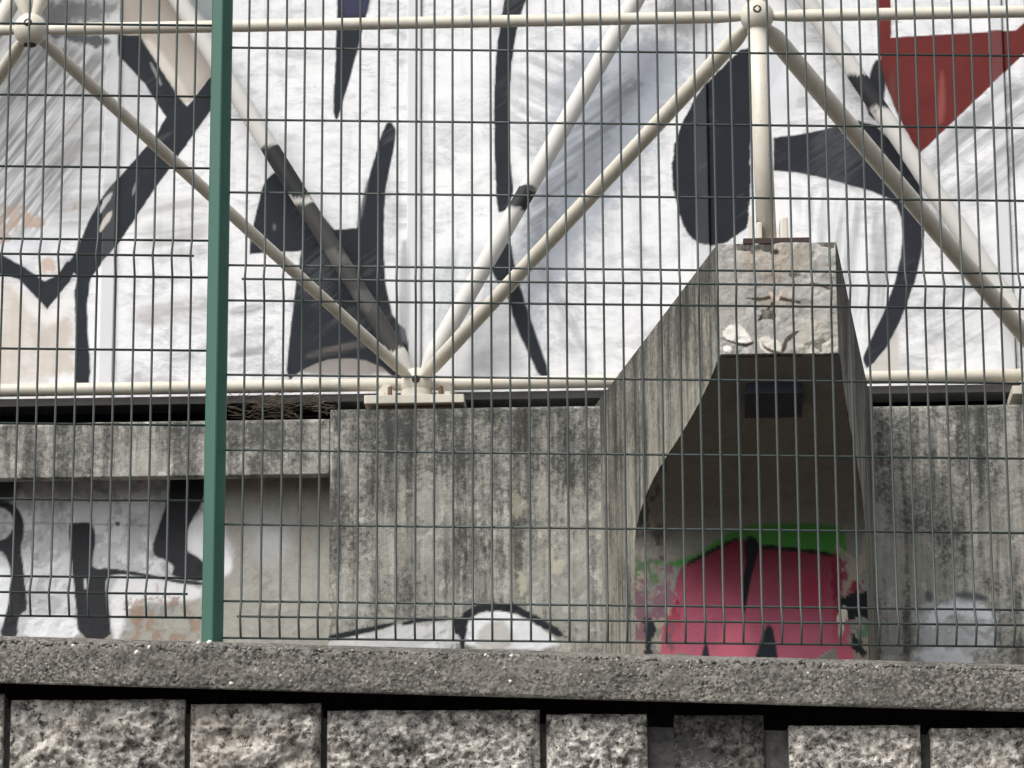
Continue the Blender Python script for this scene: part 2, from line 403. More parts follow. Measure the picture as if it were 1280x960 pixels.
# ------------------------------------------------------------------ retaining wall below the fence
rw = root('retaining_wall', (0, FY, 0), 'rough grey stone retaining wall with pebbly concrete coping', 'wall')
SL = -0.0335                                              # the coping falls towards the right
CY0 = 0.13                                                # coping face out of the fence line
def coping_top(x): return unw(0, 797, FY-CY0)[1] + SL*(x+1.44)
def coping_bot(x): return unw(0, 853, FY-CY0)[1] + SL*(x+1.44)
X0, X1 = -2.6, 2.6
# core behind the stones
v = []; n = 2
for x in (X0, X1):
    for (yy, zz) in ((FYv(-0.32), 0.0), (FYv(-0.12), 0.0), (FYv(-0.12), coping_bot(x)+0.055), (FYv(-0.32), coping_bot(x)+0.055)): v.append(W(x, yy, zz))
v2 = []
for x in (X0, X1):
    zt2 = coping_bot(x)-0.054
    for (yy, zz) in ((FYv(-0.1195), 0.0), (FYv(0.014), 0.0), (FYv(0.014), zt2), (FYv(-0.1195), zt2)): v2.append(W(x, yy, zz))
o = mesh_obj('mortar_bed', v2, [(0,1,2,3),(4,7,6,5),(0,4,5,1),(1,5,6,2),(2,6,7,3),(3,7,4,0)], M['mortar_shade2'], rw); fix(o)
o = mesh_obj('core', v, [(0,1,2,3),(4,7,6,5),(0,4,5,1),(1,5,6,2),(2,6,7,3),(3,7,4,0)], M['mortar_shade'], rw); fix(o)
# coping with a washed aggregate face
nx = 1300; prof = [(-0.18, 'b', 0), (CY0-0.012, 'b', 0.0)]
pts = []
hgt = coping_top(0)-coping_bot(0)
NP = 34
for i in range(NP+1): pts.append((CY0, i/NP, 1.0))
pts = [(-0.32, 0.42, 0.0), (CY0-0.05, 0.42, 0.0), (CY0-0.035, 0.03, 0.0), (CY0-0.014, 0.0, 0.1)] + [(CY0-0.006*math.exp(-i/1.5)-0.016*math.exp(-(NP-i)/2.2)-0.02*(i/NP), i/NP, 1.0 if i > 1 else 0.35) for i in range(NP+1)] + [(CY0-0.06, 1.0+0.10, 0.8), (0.05, 1.16, 0.4), (-0.32, 1.2, 0.0)]  # lip and raised soffit behind it are shaped to hold a dark shadow band
xs = np.linspace(X0, X1, nx+1); Pw = np.array([p[0] for p in pts]); Ph = np.array([p[1] for p in pts]); Pd = np.array([p[2] for p in pts])
XX, WWd = np.meshgrid(xs, Pw, indexing='ij'); _, HH = np.meshgrid(xs, Ph, indexing='ij'); _, DD = np.meshgrid(xs, Pd, indexing='ij')
ZZ = coping_bot(0)+SL*XX + HH*hgt
SS = HH*hgt+WWd                                           # a running length for the relief
rel = 0.0035*fbm(XX*70, SS*70, 5, 3, 0.6)+0.003*np.clip(fbm(XX*48+3, SS*48, 9, 2), -0.3, 1)
ZZ = ZZ + DD*0.004*fbm(XX*9, SS*3, 41, 3)
WW2 = WWd+rel*DD+DD*0.004*fbm(XX*3, SS*2, 77, 3)
V = np.stack([XX, FYv(WW2), ZZ], -1).reshape(-1, 3); k = len(pts)
idx = np.arange(len(V)).reshape(nx+1, k)
q = np.stack([idx[:-1,:-1], idx[1:,:-1], idx[1:,1:], idx[:-1,1:]], -1).reshape(-1, 4).tolist()
q += [(int(idx[i,-1]), int(idx[i+1,-1]), int(idx[i+1,0]), int(idx[i,0])) for i in range(nx)]
q += [tuple(idx[0].tolist()), tuple(idx[-1].tolist()[::-1])]
base = np.array(rw.location)
me = bpy.data.meshes.new('coping'); me.from_pydata((V-base).tolist(), [], q); me.materials.append(M['agg']); me.update()
cop = bpy.data.objects.new('coping', me); COL.objects.link(cop); cop.parent = rw
cop['label'] = 'concrete coping with a washed pebble face'
# loose looking pebbles set in the face, one joined part
bmi = bmesh.new(); bmesh.ops.create_icosphere(bmi, subdivisions=1, radius=1.0)
iv = np.array([v.co[:] for v in bmi.verts]); ifc = [[v.index for v in f.verts] for f in bmi.faces]; bmi.free()
rng = np.random.default_rng(4); PV = []; PF = []; PC = []
def add_pebble(x, w, z, r, col):
    rot = np.linalg.qr(rng.normal(size=(3,3)))[0]
    s = r*np.array([1, rng.uniform(0.6,0.95), rng.uniform(0.5,0.8)])
    vv = (iv*s*rng.uniform(0.88,1.12,(len(iv),1)))@rot.T + np.array([x, FYv(w), z]); o0 = len(PV)*len(iv)
    PV.append(vv); PF.extend([[a+o0 for a in f] for f in ifc]); PC.append(np.tile(np.append(col, 1.0), (len(iv), 1)))
for _ in range(6500):
    x = rng.uniform(-1.9, 1.9); hh = rng.uniform(0.12, 0.985)
    r = min(0.010, rng.lognormal(math.log(0.0048), 0.35)); g = rng.choice([0.05,0.09,0.14,0.2,0.28,0.42], p=[.10,.26,.32,.22,.08,.02])
    col = np.array([g*1.03, g*0.98, g*0.88])*rng.uniform(0.9,1.1)
    add_pebble(x, CY0-0.012-0.02*hh+rng.uniform(0.002,0.009), coping_bot(0)+SL*x+hh*hgt, r, col)
for _ in range(26):                                       # a few white ones
    x = rng.uniform(-1.7, 1.7); hh = rng.uniform(0.1, 0.95); g = rng.uniform(0.55, 0.8)
    add_pebble(x, CY0-0.008-0.02*hh, coping_bot(0)+SL*x+hh*hgt, rng.uniform(0.006,0.012), np.array([g, g*0.96, g*0.86]))
xa, za = unw(260, 796, FY-CY0); add_pebble(xa, CY0-0.05, coping_top(xa)+0.012, 0.013, np.array([.72,.69,.62])); add_pebble(xa-0.03, CY0-0.05, coping_top(xa)+0.01, 0.011, np.array([.6,.57,.5]))
pb = mesh_obj('pebble_facing', np.concatenate(PV), PF, M['pebble'], rw, smooth=True); set_paint(pb, np.concatenate(PC)); pb['kind'] = 'stuff'
# rock faced blocks
def rock_block(px0, px1, ytop, dark=False, z0=None, z1=None, set_back=0.0, seed=0, bulge=0.05, mat_='stone'):
    fw = 0.04 - set_back
    a0 = unw(px0, 920, FY-fw)[0]; a1 = unw(px1, 920, FY-fw)[0]
    if z1 is None: z1 = unw((px0+px1)/2, ytop, FY-fw)[1]
    if z0 is None: z0 = z1-0.30
    def disp(A, Cc):
        ed = np.minimum(np.minimum(A-a0, a1-A), np.minimum(Cc-z0, z1-Cc))
        e = np.clip((ed+0.012*fbm(A*18, Cc*18, seed+8, 3))/0.022, 0, 1)**0.6
        g1 = fbm(A*4+seed*3.1, Cc*6, seed+2, 2, 0.5)
        r1 = np.abs(fbm(A*13+seed*1.7, Cc*17+g1*0.6, seed+12, 5, 0.62))
        r2 = np.abs(fbm(A*34+seed, Cc*40+g1, seed+21, 4, 0.65))
        r3 = fbm(A*95, Cc*95, seed+51, 2, 0.6)
        return e*(bulge*0.45+0.026*fbm(A*8+seed, Cc*10, seed+70, 2, 0.5)+bulge*0.35*g1-bulge*0.75*r1-0.020*r2+0.0045*r3+0.008)+(1-e)*0.004*r3
    o = relief_slab('stone_block', 'F', a0, a1, z0, z1, fw, -0.119, 0.0055, M['stone_dark' if dark else mat_], rw, disp=disp)
    if dark: o['label'] = 'dark sooty block set back between wide joints'
row = [(-470,-228,862),(-222,4,868),(13,231,875),(238,401,880),(409,675,888),(683,809,893),(843,955,894,True),(986,1150,907),(1163,1400,910),(1408,1600,915)]
for i, r in enumerate(row):
    rock_block(r[0], r[1], r[2], dark=len(r) > 3, set_back=0.02 if len(r) > 3 else 0.0, seed=i*5+1, bulge=0.012 if len(r) > 3 else 0.05, mat_=['stone','stone','stone_warm','stone_warm','stone','stone_speck','stone','stone_speck','stone_speck','stone'][i])
zc = unw(640, 889, FY)[1]-0.325
for c in range(2):
    x = -460-60*c; j = 0
    while x < 1600:
        wd = random.uniform(150, 270)
        zt_ = zc-0.315*c+SL*unw(x+wd/2, 920, FY)[0]
        rock_block(x, x+wd, 0, z1=zt_, z0=zt_-0.30, seed=100+c*40+j); x += wd+8; j += 1

# ------------------------------------------------------------------ fence
WR = 0.0034
def fence_panel(label, x_first, nvert, pxref, rows, apex, slope, xl, xr):
    """rows: image heights of the level wires at pixel column pxref; apex: which of them ride out on a bend."""
    DEP = 0.040
    zs = [unw(pxref, y, FY-(DEP if i in apex else 0))[1] for i, y in enumerate(rows)]; xref = unw(pxref, rows[0], FY)[0]
    zb = min(zs)
    r = root('mesh_fence', (x_first, FY, zb), label, 'fence', 'green mesh fence panels on the coping')
    base = np.array(r.location)
    levels = [(z, 1 if i in apex else 0) for i, z in enumerate(zs)]
    while len(levels) < 17:                               # the 0.2 m grid carries on above the frame
        levels.append((levels[-1][0]+0.2035, 0))
    ztop = levels[-1][0]
    # wire outline for one vertical
    path = []
    for (zz, ap) in levels: path.append((zz, DEP if ap else 0.0))
    path.append((ztop+0.025, 0.0))
    V = []; Fc = []; seg = 6
    for (zz, dd) in path:
        for k in range(seg):
            a = 2*math.pi*k/seg; V.append((WR*math.cos(a), -dd+WR*math.sin(a), zz-zb))
    for i in range(len(path)-1):
        for k in range(seg): Fc.append((i*seg+k, i*seg+(k+1) % seg, (i+1)*seg+(k+1) % seg, (i+1)*seg+k))
    me = bpy.data.meshes.new('vertical_wire'); me.from_pydata(V, [], Fc); me.materials.append(M['wire'])
    me.polygons.foreach_set('use_smooth', [True]*len(me.polygons)); me.update()
    for i in range(nvert):
        o = bpy.data.objects.new('vertical_wire', me); COL.objects.link(o); o.parent = r
        x = x_first+0.0550*i+random.uniform(-0.0008, 0.0008); o.location = (x-base[0], random.uniform(-0.0015,0.0015), slope*(x-xref))
        o.rotation_euler = (0, random.uniform(-0.0006,0.0006), 0)
    xe = x_first+0.0550*(nvert-1)
    for (zz, ap) in levels:
        a0, a1 = (x_first-0.010, xe+0.010) if ap else (xl, xr)
        yy = FY-(DEP if ap else 0)+ (WR*1.7)
        tube('horizontal_wire', W(a0, yy, zz+slope*(a0-xref)), W(a1, yy, zz+slope*(a1-xref)), WR*1.05, M['wire'], r, seg=6)
    return r, zb, ztop
xf = unw(301.5, 775, FY)[0]
rows_r = [797, 770, 751, 655, 562, 468, 375, 348, 331, 240, 149, 59]
px_ = unw(262, 797, FY)[0]
fence_panel('green welded mesh fence panel hung on the post before the concrete buttress', xf, 45, 301, rows_r, (1, 7), -0.0165, xf-0.062, xf+0.0550*44+0.045)
xl_last = unw(231, 775, FY)[0]
fence_panel('green welded mesh fence panel before the white wall painted with dark letters', xl_last-0.0550*44, 45, 231, [771.5, 742, 722, 625.5, 531, 437.5, 346, 319, 300, 209.5, 120, 31], (1, 7), -0.0165, xl_last-0.0550*44-0.045, xl_last+0.06)
def fence_post(xc, label):
    zb = coping_top(xc)-0.01; r = root('fence_post', (xc, FY, zb), label, 'post', 'green fence posts')
    pr = [(-0.030,-0.024),(-0.030,0.004),(-0.027,0.009),(0.001,0.022),(0.005,0.021),(0.028,-0.008),(0.030,-0.013),(0.030,-0.024)]
    V = [W(xc+a, FY-0.008-b, z) for z in (zb, zb+2.55) for a, b in pr]; k = len(pr)
    Fc = [(i, (i+1) % k, k+(i+1) % k, k+i) for i in range(k)]+[tuple(range(k))[::-1], tuple(k+i for i in range(k))]
    o = mesh_obj('profile', V, Fc, M['green'], r); fix(o)
    box('base_plate', W, xc-0.05, xc+0.05, FY-0.05, FY+0.05, zb-0.001, zb+0.006, M['green'], r, 0.001)
    box('cap', W, xc-0.033, xc+0.033, FY-0.034, FY+0.02, zb+2.545, zb+2.565, M['green'], r, 0.004)
    for zz in (0.35, 0.95, 1.55, 2.15):                   # clips on the back
        box('clip', W, xc-0.028, xc+0.028, FY+0.017, FY+0.024, zb+zz, zb+zz+0.03, M['green'], r, 0.002)
pc = (unw(251.5, 780, FY-0.03)[0]+unw(277.5, 780, FY-0.03)[0])/2
fence_post(pc, 'green steel fence post between the two mesh panels on the coping')

# ------------------------------------------------------------------ concrete plinth
pl = root('concrete_plinth', B(0, 0, 3.4), 'weathered grey concrete plinth wall with stained pilasters and recessed panel', 'wall')
ZB = 3.30
convC = lambda px, py: un(px, py, WC)
uP0, _ = un(412, 600, WC); uP1, zPT = un(750, 508, WC)
zPT = un(580, 509, WC)[1]
def rough(seed, amp=0.003, edge=None):
    def f(A, Cc):
        d = amp*fbm(A*14, Cc*14, seed, 5, 0.6)-amp*1.6*np.clip(fbm(A*9+5, Cc*9, seed+9, 5, 0.62)-0.22, 0, 0.25)/0.25
        if edge:
            a0, a1, c0, c1 = edge
            ed = np.minimum(np.minimum(A-a0, a1-A), c1-Cc); ch = np.clip(1-ed/(0.006+0.012*np.clip(fbm(A*11, Cc*11, seed+4, 4)+0.2, 0, 1)), 0, 1)
            d = d-0.012*ch
        return d
    return f
DK = (40,42,46); LW = (222,224,228)
pil_layers = [
  dict(p=[(395,804),(440,792),(500,782),(560,777),(578,780),(578,815),(395,815)], c=(205,206,206), soft=0.012, a=0.8, rough=0.02),
  dict(p=[(580,812),(580,785),(592,768),(620,762),(650,768),(680,785),(706,812)], c=(224,226,230), soft=0.01, a=0.95),
  dict(p=[(592,812),(600,782),(628,772),(640,790),(640,812)], c=(165,162,152), soft=0.012, a=0.7),
  dict(p=[(385,806),(385,800),(430,790),(495,776),(495,782),(440,796)], c=DK, soft=0.004, s=2),
  dict(p=[(497,784),(510,774),(560,769),(563,776),(530,777)], c=DK, soft=0.004, s=2),
  dict(p=[(567,770),(575,775),(580,764),(592,757),(620,754),(645,756),(668,768),(690,782),(712,796),(708,800),(684,789),(660,775),(640,765),(612,763),(594,767),(584,778),(582,812),(575,812),(576,794),(566,792)], c=DK, soft=0.004, s=2, rough=0.008),
  dict(p=[(640,620),(648,612),(655,625),(650,655),(640,650)], c=(160,155,140), soft=0.006, rough=0.03, a=0.7),
  dict(p=[(680,680),(690,678),(695,700),(704,712),(692,716),(682,700)], c=(176,172,155), soft=0.004, rough=0.02, a=0.9),
  dict(p=[(646,715),(657,718),(660,740),(650,745)], c=(176,172,155), soft=0.004, rough=0.02, a=0.8),
]
relief_slab('pilaster', 'B', uP0, uP1+0.05, ZB, zPT, WC, -0.5, 0.006, M['concrete'], pl, pil_layers, convC, rough(11, 0.003, (uP0, 9, 0, zPT)))
# wall right of the buttress
uR0 = un(1088, 560, WC)[0]; zRT = un(1190, 506, WC)[1]
r_layers = [
  dict(p=[(1140,790),(1150,760),(1180,748),(1235,752),(1245,790),(1230,830),(1150,832)], c=(206,210,216), soft=0.03, a=0.55, rough=0.05),
  dict(p=[(1155,775),(1185,752),(1230,755),(1245,775),(1225,770),(1190,766),(1170,785)], c=(222,226,232), soft=0.012, a=0.8, rough=0.03),
  dict(p=[(1140,832),(1160,805),(1200,815),(1225,832)], c=(222,226,232), soft=0.015, a=0.75, rough=0.03),
  dict(p=[(1156,738),(1166,738),(1166,752),(1157,752)], c=(58,62,72), soft=0.012, a=0.75),
  dict(p=[(1192,738),(1234,742),(1236,754),(1192,748)], c=(58,62,72), soft=0.012, a=0.8),
  dict(p=[(1122,690),(1130,685),(1134,740),(1126,760)], c=(160,157,145), soft=0.006, rough=0.03, a=0.7),
]
relief_slab('wall_face', 'B', uR0-0.05, 3.6, ZB, zRT, WC, -0.5, 0.006, M['concrete'], pl, r_layers, convC, rough(23, 0.003, (-9, 9, 0, zRT)))
# head beam and recessed panel on the left
WBm = WC-0.012; WRc = -0.045
zb1 = un(200, 526, WBm)[1]; zb0 = un(200, 595.5, WBm)[1]
relief_slab('head_beam', 'B', -3.9, uP0-0.002, zb0, zb1, WBm, WBm-0.06, 0.006, M['concrete_beam'], pl, [], convC, rough(37, 0.003, (-9, 9, 0, zb1)))
box('beam_core', B, -3.9, uP0-0.004, -0.5, WBm-0.058, zb0+0.13, zb1-0.006, M['concrete_recess'], pl)  # held high behind the thin beam lip; the added slot keeps a black shadow
convR = lambda px, py: un(px, py, WRc)
IK = (50,51,55)
rec_layers = [
  dict(p=[(-400,560),(228,560),(268,600),(292,690),(288,716),(262,735),(232,745),(165,742),(158,800),(-400,800)], c=(204,205,208), soft=0.02, rough=0.02, a=0.96, var=0.16, s=1),
  dict(p=[(-400,560),(260,560),(285,700),(240,760),(140,800),(-400,800)], c=(150,150,150), soft=0.02, a=0.5, patch=(9, 0.02)),
  dict(p=[(-400,560),(260,560),(285,700),(240,760),(140,800),(-400,800)], c=(120,119,116), soft=0.02, a=0.45, patch=(30, 0.18)),
  dict(p=[(-200,652),(60,653),(190,656),(190,657.5),(60,655),(-200,654)], c=(120,118,114), soft=0.003, a=0.6, s=0, rough=0.004),
  dict(p=[(143,652),(150,652),(150,657),(145,658)], c=(70,64,60), soft=0.004),
  dict(p=[(-400,700),(10,700),(15,735),(5,800),(-400,800)], c=(225,227,230), soft=0.01, a=0.9),
  dict(p=[(40,768),(96,768),(98,800),(24,800)], c=(226,228,230), soft=0.008, a=0.9),
  dict(p=[(136,722),(185,722),(250,732),(252,752),(160,752),(150,800),(140,800)], c=(228,229,230), soft=0.012, a=0.95),
  dict(p=[(236,690),(232,672),(240,650),(256,640),(280,680),(292,705),(286,722),(262,712)], c=(230,231,233), soft=0.01, a=0.95),
  dict(p=[(313,650),(345,645),(362,675),(345,702),(318,695)], c=(208,210,214), soft=0.07, a=0.6),
  dict(p=[(160,748),(196,742),(198,770),(190,800),(158,800)], c=(150,128,108), soft=0.012, rough=0.06, a=0.75, patch=(20, 0.0)),
  dict(p=[(158,740),(256,748),(258,800),(158,800)], c=(150,128,112), soft=0.01, rough=0.03, a=0.8, patch=(26, 0.12)),
  dict(p=[(-8,597),(26,597),(22,618),(14,630),(-8,632)], c=IK, soft=0.02, a=0.9),  # black smear, with the shadow below the head beam painted in
  dict(p=[(-60,600),(0,628),(12,627),(24,636),(31,655),(29,672),(25,681),(28,700),(33,745),(34,763),(27,766),(22,773),(22,800),(-2,800),(8,765),(14,735),(14,715),(9,698),(0,686),(-50,690),(-50,680),(0,676),(12,670),(18,655),(15,644),(8,637),(0,634),(-60,625)], c=IK, soft=0.004, s=2),
  dict(p=[(85,656),(92,654),(108,652),(117,657),(120,674),(114,706),(120,711),(135,710),(180,716),(215,724),(256,727),(256,732),(232,731),(190,722),(150,717),(135,720),(131,730),(137,770),(140,800),(98,800),(94,745),(88,690)], c=IK, soft=0.004, s=1),
  dict(p=[(207,632),(213,600),(216,590),(262,590),(252,632),(239,650),(233,672),(233,690),(242,692),(262,708),(262,727),(214,723),(218,706),(207,700),(194,696),(190,686),(196,664)], c=IK, soft=0.004, s=1),
  dict(p=[(105,722),(108,722),(109,736),(105,736)], c=(215,216,218), soft=0.003, a=0.8),
]
relief_slab('recessed_panel', 'B', -3.9, uP0+0.03, ZB, zb0+0.129, WRc, -0.4, 0.006, M['concrete_recess'], pl, rec_layers, convR, rough(51, 0.002))
# floor slab and dark back behind the open gap
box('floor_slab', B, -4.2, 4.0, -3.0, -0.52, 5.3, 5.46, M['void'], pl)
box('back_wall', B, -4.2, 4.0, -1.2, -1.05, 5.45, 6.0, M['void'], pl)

# ------------------------------------------------------------------ buttress
uFL = un(897, 330, WF)[0]; uFR = un(1046, 330, WF)[0]; zFT = un(970, 304, WF)[1]; zFB = un(970, 444, WF)[1]
uBL = un(750, 500, WC)[0]; uBR = un(1087, 500, WC)[0]
bt = root('concrete_buttress', B((uFL+uFR)/2, WC, 3.4), 'cantilevered concrete buttress with splayed legs and spalled cracked front block', 'buttress')
zRT2 = un(750, 500, WC)[1]
def Uc(w, s):
    uf, ub = (uFL, uBL) if s < 0 else (uFR, uBR); return uf+(ub-uf)*(WF-w)/(WF-WC)
# the underside sweeps back in one curve from the front block to the wall; traced on the left flank
PF_ = B(uFL, WF, 0); PB_ = B(uBL, WC, 0); dd = (PB_-PF_); nn = np.array([dd[1], -dd[0], 0]); nn /= np.linalg.norm(nn)
prof = []
for (px, py) in [(903,444),(884,484),(864,522),(848,548),(830,575),(815,601),(803,630),(796,655),(792,685),(790,730),(788,780)]:
    P = hit(px, py, PF_, nn); prof.append((float(np.dot(P-O_, N_)), float(P[2])))
prof[0] = (WF, zFB)
wl = prof[8][0]
prof = prof[:9]+[(wl-0.012, prof[8][1]-0.25), (wl-0.015, ZB)]
# even, smooth steps along the sweep
pp = np.array(prof)
for _ in range(3):
    q_ = np.empty((2*len(pp), 2)); q_[0] = pp[0]; q_[-1] = pp[-1]
    q_[1:-1:2] = 0.75*pp[:-1]+0.25*pp[1:]; q_[2:-1:2] = 0.25*pp[:-1]+0.75*pp[1:]; pp = q_
ln_ = np.concatenate([[0], np.cumsum(np.hypot(*np.diff(pp, axis=0).T))]); tt = np.linspace(0, ln_[-1], 300)
sw = np.stack([np.interp(tt, ln_, pp[:,0]), np.interp(tt, ln_, pp[:,1])], -1)
# solid body: flanks, top and back
step = sw[::2].tolist()+[sw[-1].tolist()]
out = [(WF, zFT)]+[tuple(p) for p in step]+[(WC-0.1, ZB), (WC-0.1, zRT2)]
k = len(out); V = [B(Uc(w, s_), w, z) for s_ in (-1, 1) for w, z in out]
Fc = [tuple(range(k)), tuple(range(k, 2*k))[::-1]]+[(i, k+i, k+(i+1) % k, (i+1) % k) for i in range(k)]
o = mesh_obj('haunch', V, Fc, M['concrete_side'], bt)
bm = bmesh.new(); bm.from_mesh(o.data); bmesh.ops.recalc_face_normals(bm, faces=bm.faces)
bmesh.ops.triangulate(bm, faces=[f for f in bm.faces if len(f.verts) > 4]); bm.to_mesh(o.data); bm.free()
# front block, a hair proud of the side walls
blk_layers = [
  dict(p=[(930,305),(1000,303),(1004,328),(985,345),(945,342),(928,325)], c=(158,142,122), soft=0.04, a=0.5, rough=0.05),
  dict(p=[(902,412),(915,404),(930,408),(938,422),(942,432),(928,430),(905,425)], c=(226,222,214), soft=0.003, rough=0.012),
  dict(p=[(902,432),(912,430),(916,440),(903,441)], c=(222,218,210), soft=0.003, rough=0.01),
  dict(p=[(952,420),(975,424),(978,440),(950,440)], c=(214,208,198), soft=0.003, rough=0.014),
  dict(p=[(985,400),(1046,395),(1046,443),(985,443)], c=(186,181,170), soft=0.02, rough=0.03, a=0.7),
  dict(p=[(940,370),(965,362),(988,366),(1000,380),(985,392),(955,388)], c=(160,150,136), soft=0.01, rough=0.03, a=0.7),
  dict(p=[(928,371),(948,372),(966,368),(990,373),(1002,377),(1001,380),(985,378),(966,373),(948,376),(930,374)], c=(62,54,48), soft=0.0025, rough=0.006),
  dict(p=[(966,376),(969,378),(955,395),(948,402),(947,398)], c=(62,54,48), soft=0.0025, rough=0.006),
  dict(p=[(960,362),(973,370),(976,360),(979,362),(974,376),(966,374)], c=(205,190,170), soft=0.003, rough=0.004, a=0.8),
  dict(p=[(900,421),(912,425),(930,430),(942,427),(941,430),(930,434),(910,428)], c=(60,52,46), soft=0.0025, rough=0.004),
  dict(p=[(976,440),(980,425),(990,416),(999,411),(999,414),(990,420),(983,430),(981,441)], c=(78,70,62), soft=0.0025, rough=0.006),
  dict(p=[(952,424),(956,432),(966,438),(976,440),(976,443),(962,441),(952,434)], c=(70,60,52), soft=0.0025, rough=0.004),
  dict(p=[(1012,352),(1024,353),(1040,360),(1040,363),(1022,357),(1010,356)], c=(80,72,64), soft=0.0025, rough=0.004),
  dict(p=[(985,342),(998,340),(1005,344),(990,348)], c=(70,64,60), soft=0.004, rough=0.008, a=0.8),
  dict(p=[(962,311),(974,311),(974,318),(962,317)], c=(54,42,36), soft=0.003, rough=0.004),
  dict(p=[(925,306),(945,304),(960,309),(950,313),(930,311)], c=(64,56,52), soft=0.004, rough=0.008, a=0.85),
]
def blk_disp(A, Cc):
    d = rough(71, 0.005)(A, Cc)
    hole = fbm(A*8, Cc*8, 63, 5, 0.62)
    d = d-0.006*np.clip((hole-0.10)*3, 0, 1)
    zt = np.clip(1-(zFT-Cc)/0.05, 0, 1); d = d-0.02*zt*np.clip(fbm(A*13, Cc*10, 19, 4)+0.35, 0, 1)
    return d
relief_slab('front_block', 'B', uFL+0.003, uFR-0.003, zFB+0.002, zFT-0.001, WF+0.012, WF-0.30, 0.004, M['concrete_block'], bt, blk_layers, lambda a, b: un(a, b, WF+0.012), blk_disp)
# back wall between the legs, painted
convI = lambda px, py: un(px, py, wl)
bk_layers = [
  dict(p=[(790,700),(857,703),(902,672),(927,663),(953,659),(1030,659),(1056,664),(1060,698),(1040,696),(950,690),(860,712)], c=(62,118,54), soft=0.008, var=0.15),
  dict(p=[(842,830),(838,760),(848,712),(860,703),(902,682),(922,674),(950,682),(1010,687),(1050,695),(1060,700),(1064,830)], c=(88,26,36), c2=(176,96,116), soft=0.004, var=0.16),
  dict(p=[(900,790),(925,770),(940,800),(930,830),(895,830)], c=(200,104,122), soft=0.03, a=0.6),
  dict(p=[(990,720),(1030,715),(1035,760),(1000,765)], c=(140,34,56), soft=0.04, a=0.5),
  dict(p=[(857,703),(902,681),(922,673),(924,676),(902,686),(860,708)], c=(28,26,28), soft=0.003),
  dict(p=[(948,682),(1010,687),(1050,694),(1050,698),(1008,691),(950,688)], c=(28,26,28), soft=0.003),
  dict(p=[(930,676),(940,671),(948,678),(948,690),(938,726),(931,770),(927,764),(927,733),(933,705)], c=(26,28,34), soft=0.003, s=2),
  dict(p=[(957,783),(962,780),(968,790),(974,832),(940,832)], c=(34,40,46), soft=0.004),
  dict(p=[(881,803),(884,803),(889,832),(873,832)], c=(34,40,46), soft=0.004),
  dict(p=[(920,465),(940,470),(942,560),(934,640),(926,640),(928,560)], c=(112,104,94), soft=0.012, rough=0.04, a=0.55),
]
foot_L = [dict(p=[(788,640),(815,660),(832,705),(840,760),(836,835),(780,835)], c=(146,138,124), soft=0.012, rough=0.05, patch=(14, -0.12), a=0.95),
          dict(p=[(832,760),(850,750),(850,830),(822,830)], c=(118,40,54), c2=(182,96,114), soft=0.006, rough=0.02),
          dict(p=[(786,690),(812,700),(840,690),(846,830),(786,830)], c=(112,80,92), soft=0.006, rough=0.03, patch=(17, 0.02), a=0.9),
          dict(p=[(786,700),(815,705),(830,735),(786,735)], c=(74,104,70), soft=0.01, rough=0.03, patch=(15, 0.0), a=0.85),
          dict(p=[(802,765),(812,770),(822,792),(814,805),(815,822),(804,822),(808,800)], c=(34,36,42), soft=0.004, rough=0.012),
          dict(p=[(786,600),(835,600),(835,690),(786,690)], c=(58,52,46), soft=0.03, rough=0.05, patch=(13, 0.0), a=0.7)]
foot_R = [dict(p=[(1054,670),(1085,650),(1100,700),(1104,835),(1070,835),(1056,760)], c=(140,132,120), soft=0.012, rough=0.05, patch=(14, -0.12), a=0.95),
          dict(p=[(1040,745),(1052,750),(1058,790),(1072,830),(1040,830)], c=(118,40,54), c2=(182,96,114), soft=0.006, rough=0.015),
          dict(p=[(1040,690),(1050,692),(1052,745),(1040,748)], c=(108,32,48), soft=0.006, rough=0.012),
          dict(p=[(1050,725),(1078,720),(1085,745),(1050,745)], c=(120,42,58), soft=0.005, rough=0.025, patch=(17, -0.05)),
          dict(p=[(1050,742),(1098,738),(1098,768),(1068,775),(1052,772)], c=(30,32,36), soft=0.004, rough=0.02),
          dict(p=[(1072,775),(1098,772),(1098,815),(1078,812)], c=(88,118,88), soft=0.004, rough=0.025, patch=(15, -0.15)),
          dict(p=[(1062,790),(1076,800),(1082,822),(1066,815)], c=(34,38,40), soft=0.004, rough=0.02),
          dict(p=[(1046,760),(1060,758),(1056,790),(1048,800)], c=(200,192,176), soft=0.003, rough=0.01)]
# the painted sweep itself, a skin just proud of the body
tg_ = np.gradient(sw, axis=0); nrm = np.stack([-tg_[:,1], tg_[:,0]], -1); nrm /= np.linalg.norm(nrm, axis=1)[:,None]
if nrm[-1,0] < 0: nrm = -nrm
nl = 170; lam = np.linspace(0.004, 0.996, nl)
rel_ = 0.0025*fbm(lam[None,:]*9, tt[:,None]*9, 5, 4)
ww_ = sw[:,0][:,None]+nrm[:,0][:,None]*(0.008+rel_); zz_ = sw[:,1][:,None]+nrm[:,1][:,None]*(0.008+rel_)
uu_ = (1-lam)[None,:]*Uc(ww_, -1)+lam[None,:]*Uc(ww_, 1)
P = O_+uu_[...,None]*E_+ww_[...,None]*N_+zz_[...,None]*np.array([0,0,1.0])
idx = np.arange(P.shape[0]*nl).reshape(-1, nl)
fq = np.stack([idx[:-1,:-1], idx[1:,:-1], idx[1:,1:], idx[:-1,1:]], -1).reshape(-1, 4).tolist()
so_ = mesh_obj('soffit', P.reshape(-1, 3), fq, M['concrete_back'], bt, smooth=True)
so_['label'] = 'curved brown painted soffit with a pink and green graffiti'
set_paint(so_, paint(uu_.reshape(-1), zz_.reshape(-1), bk_layers+foot_L+foot_R, convI))
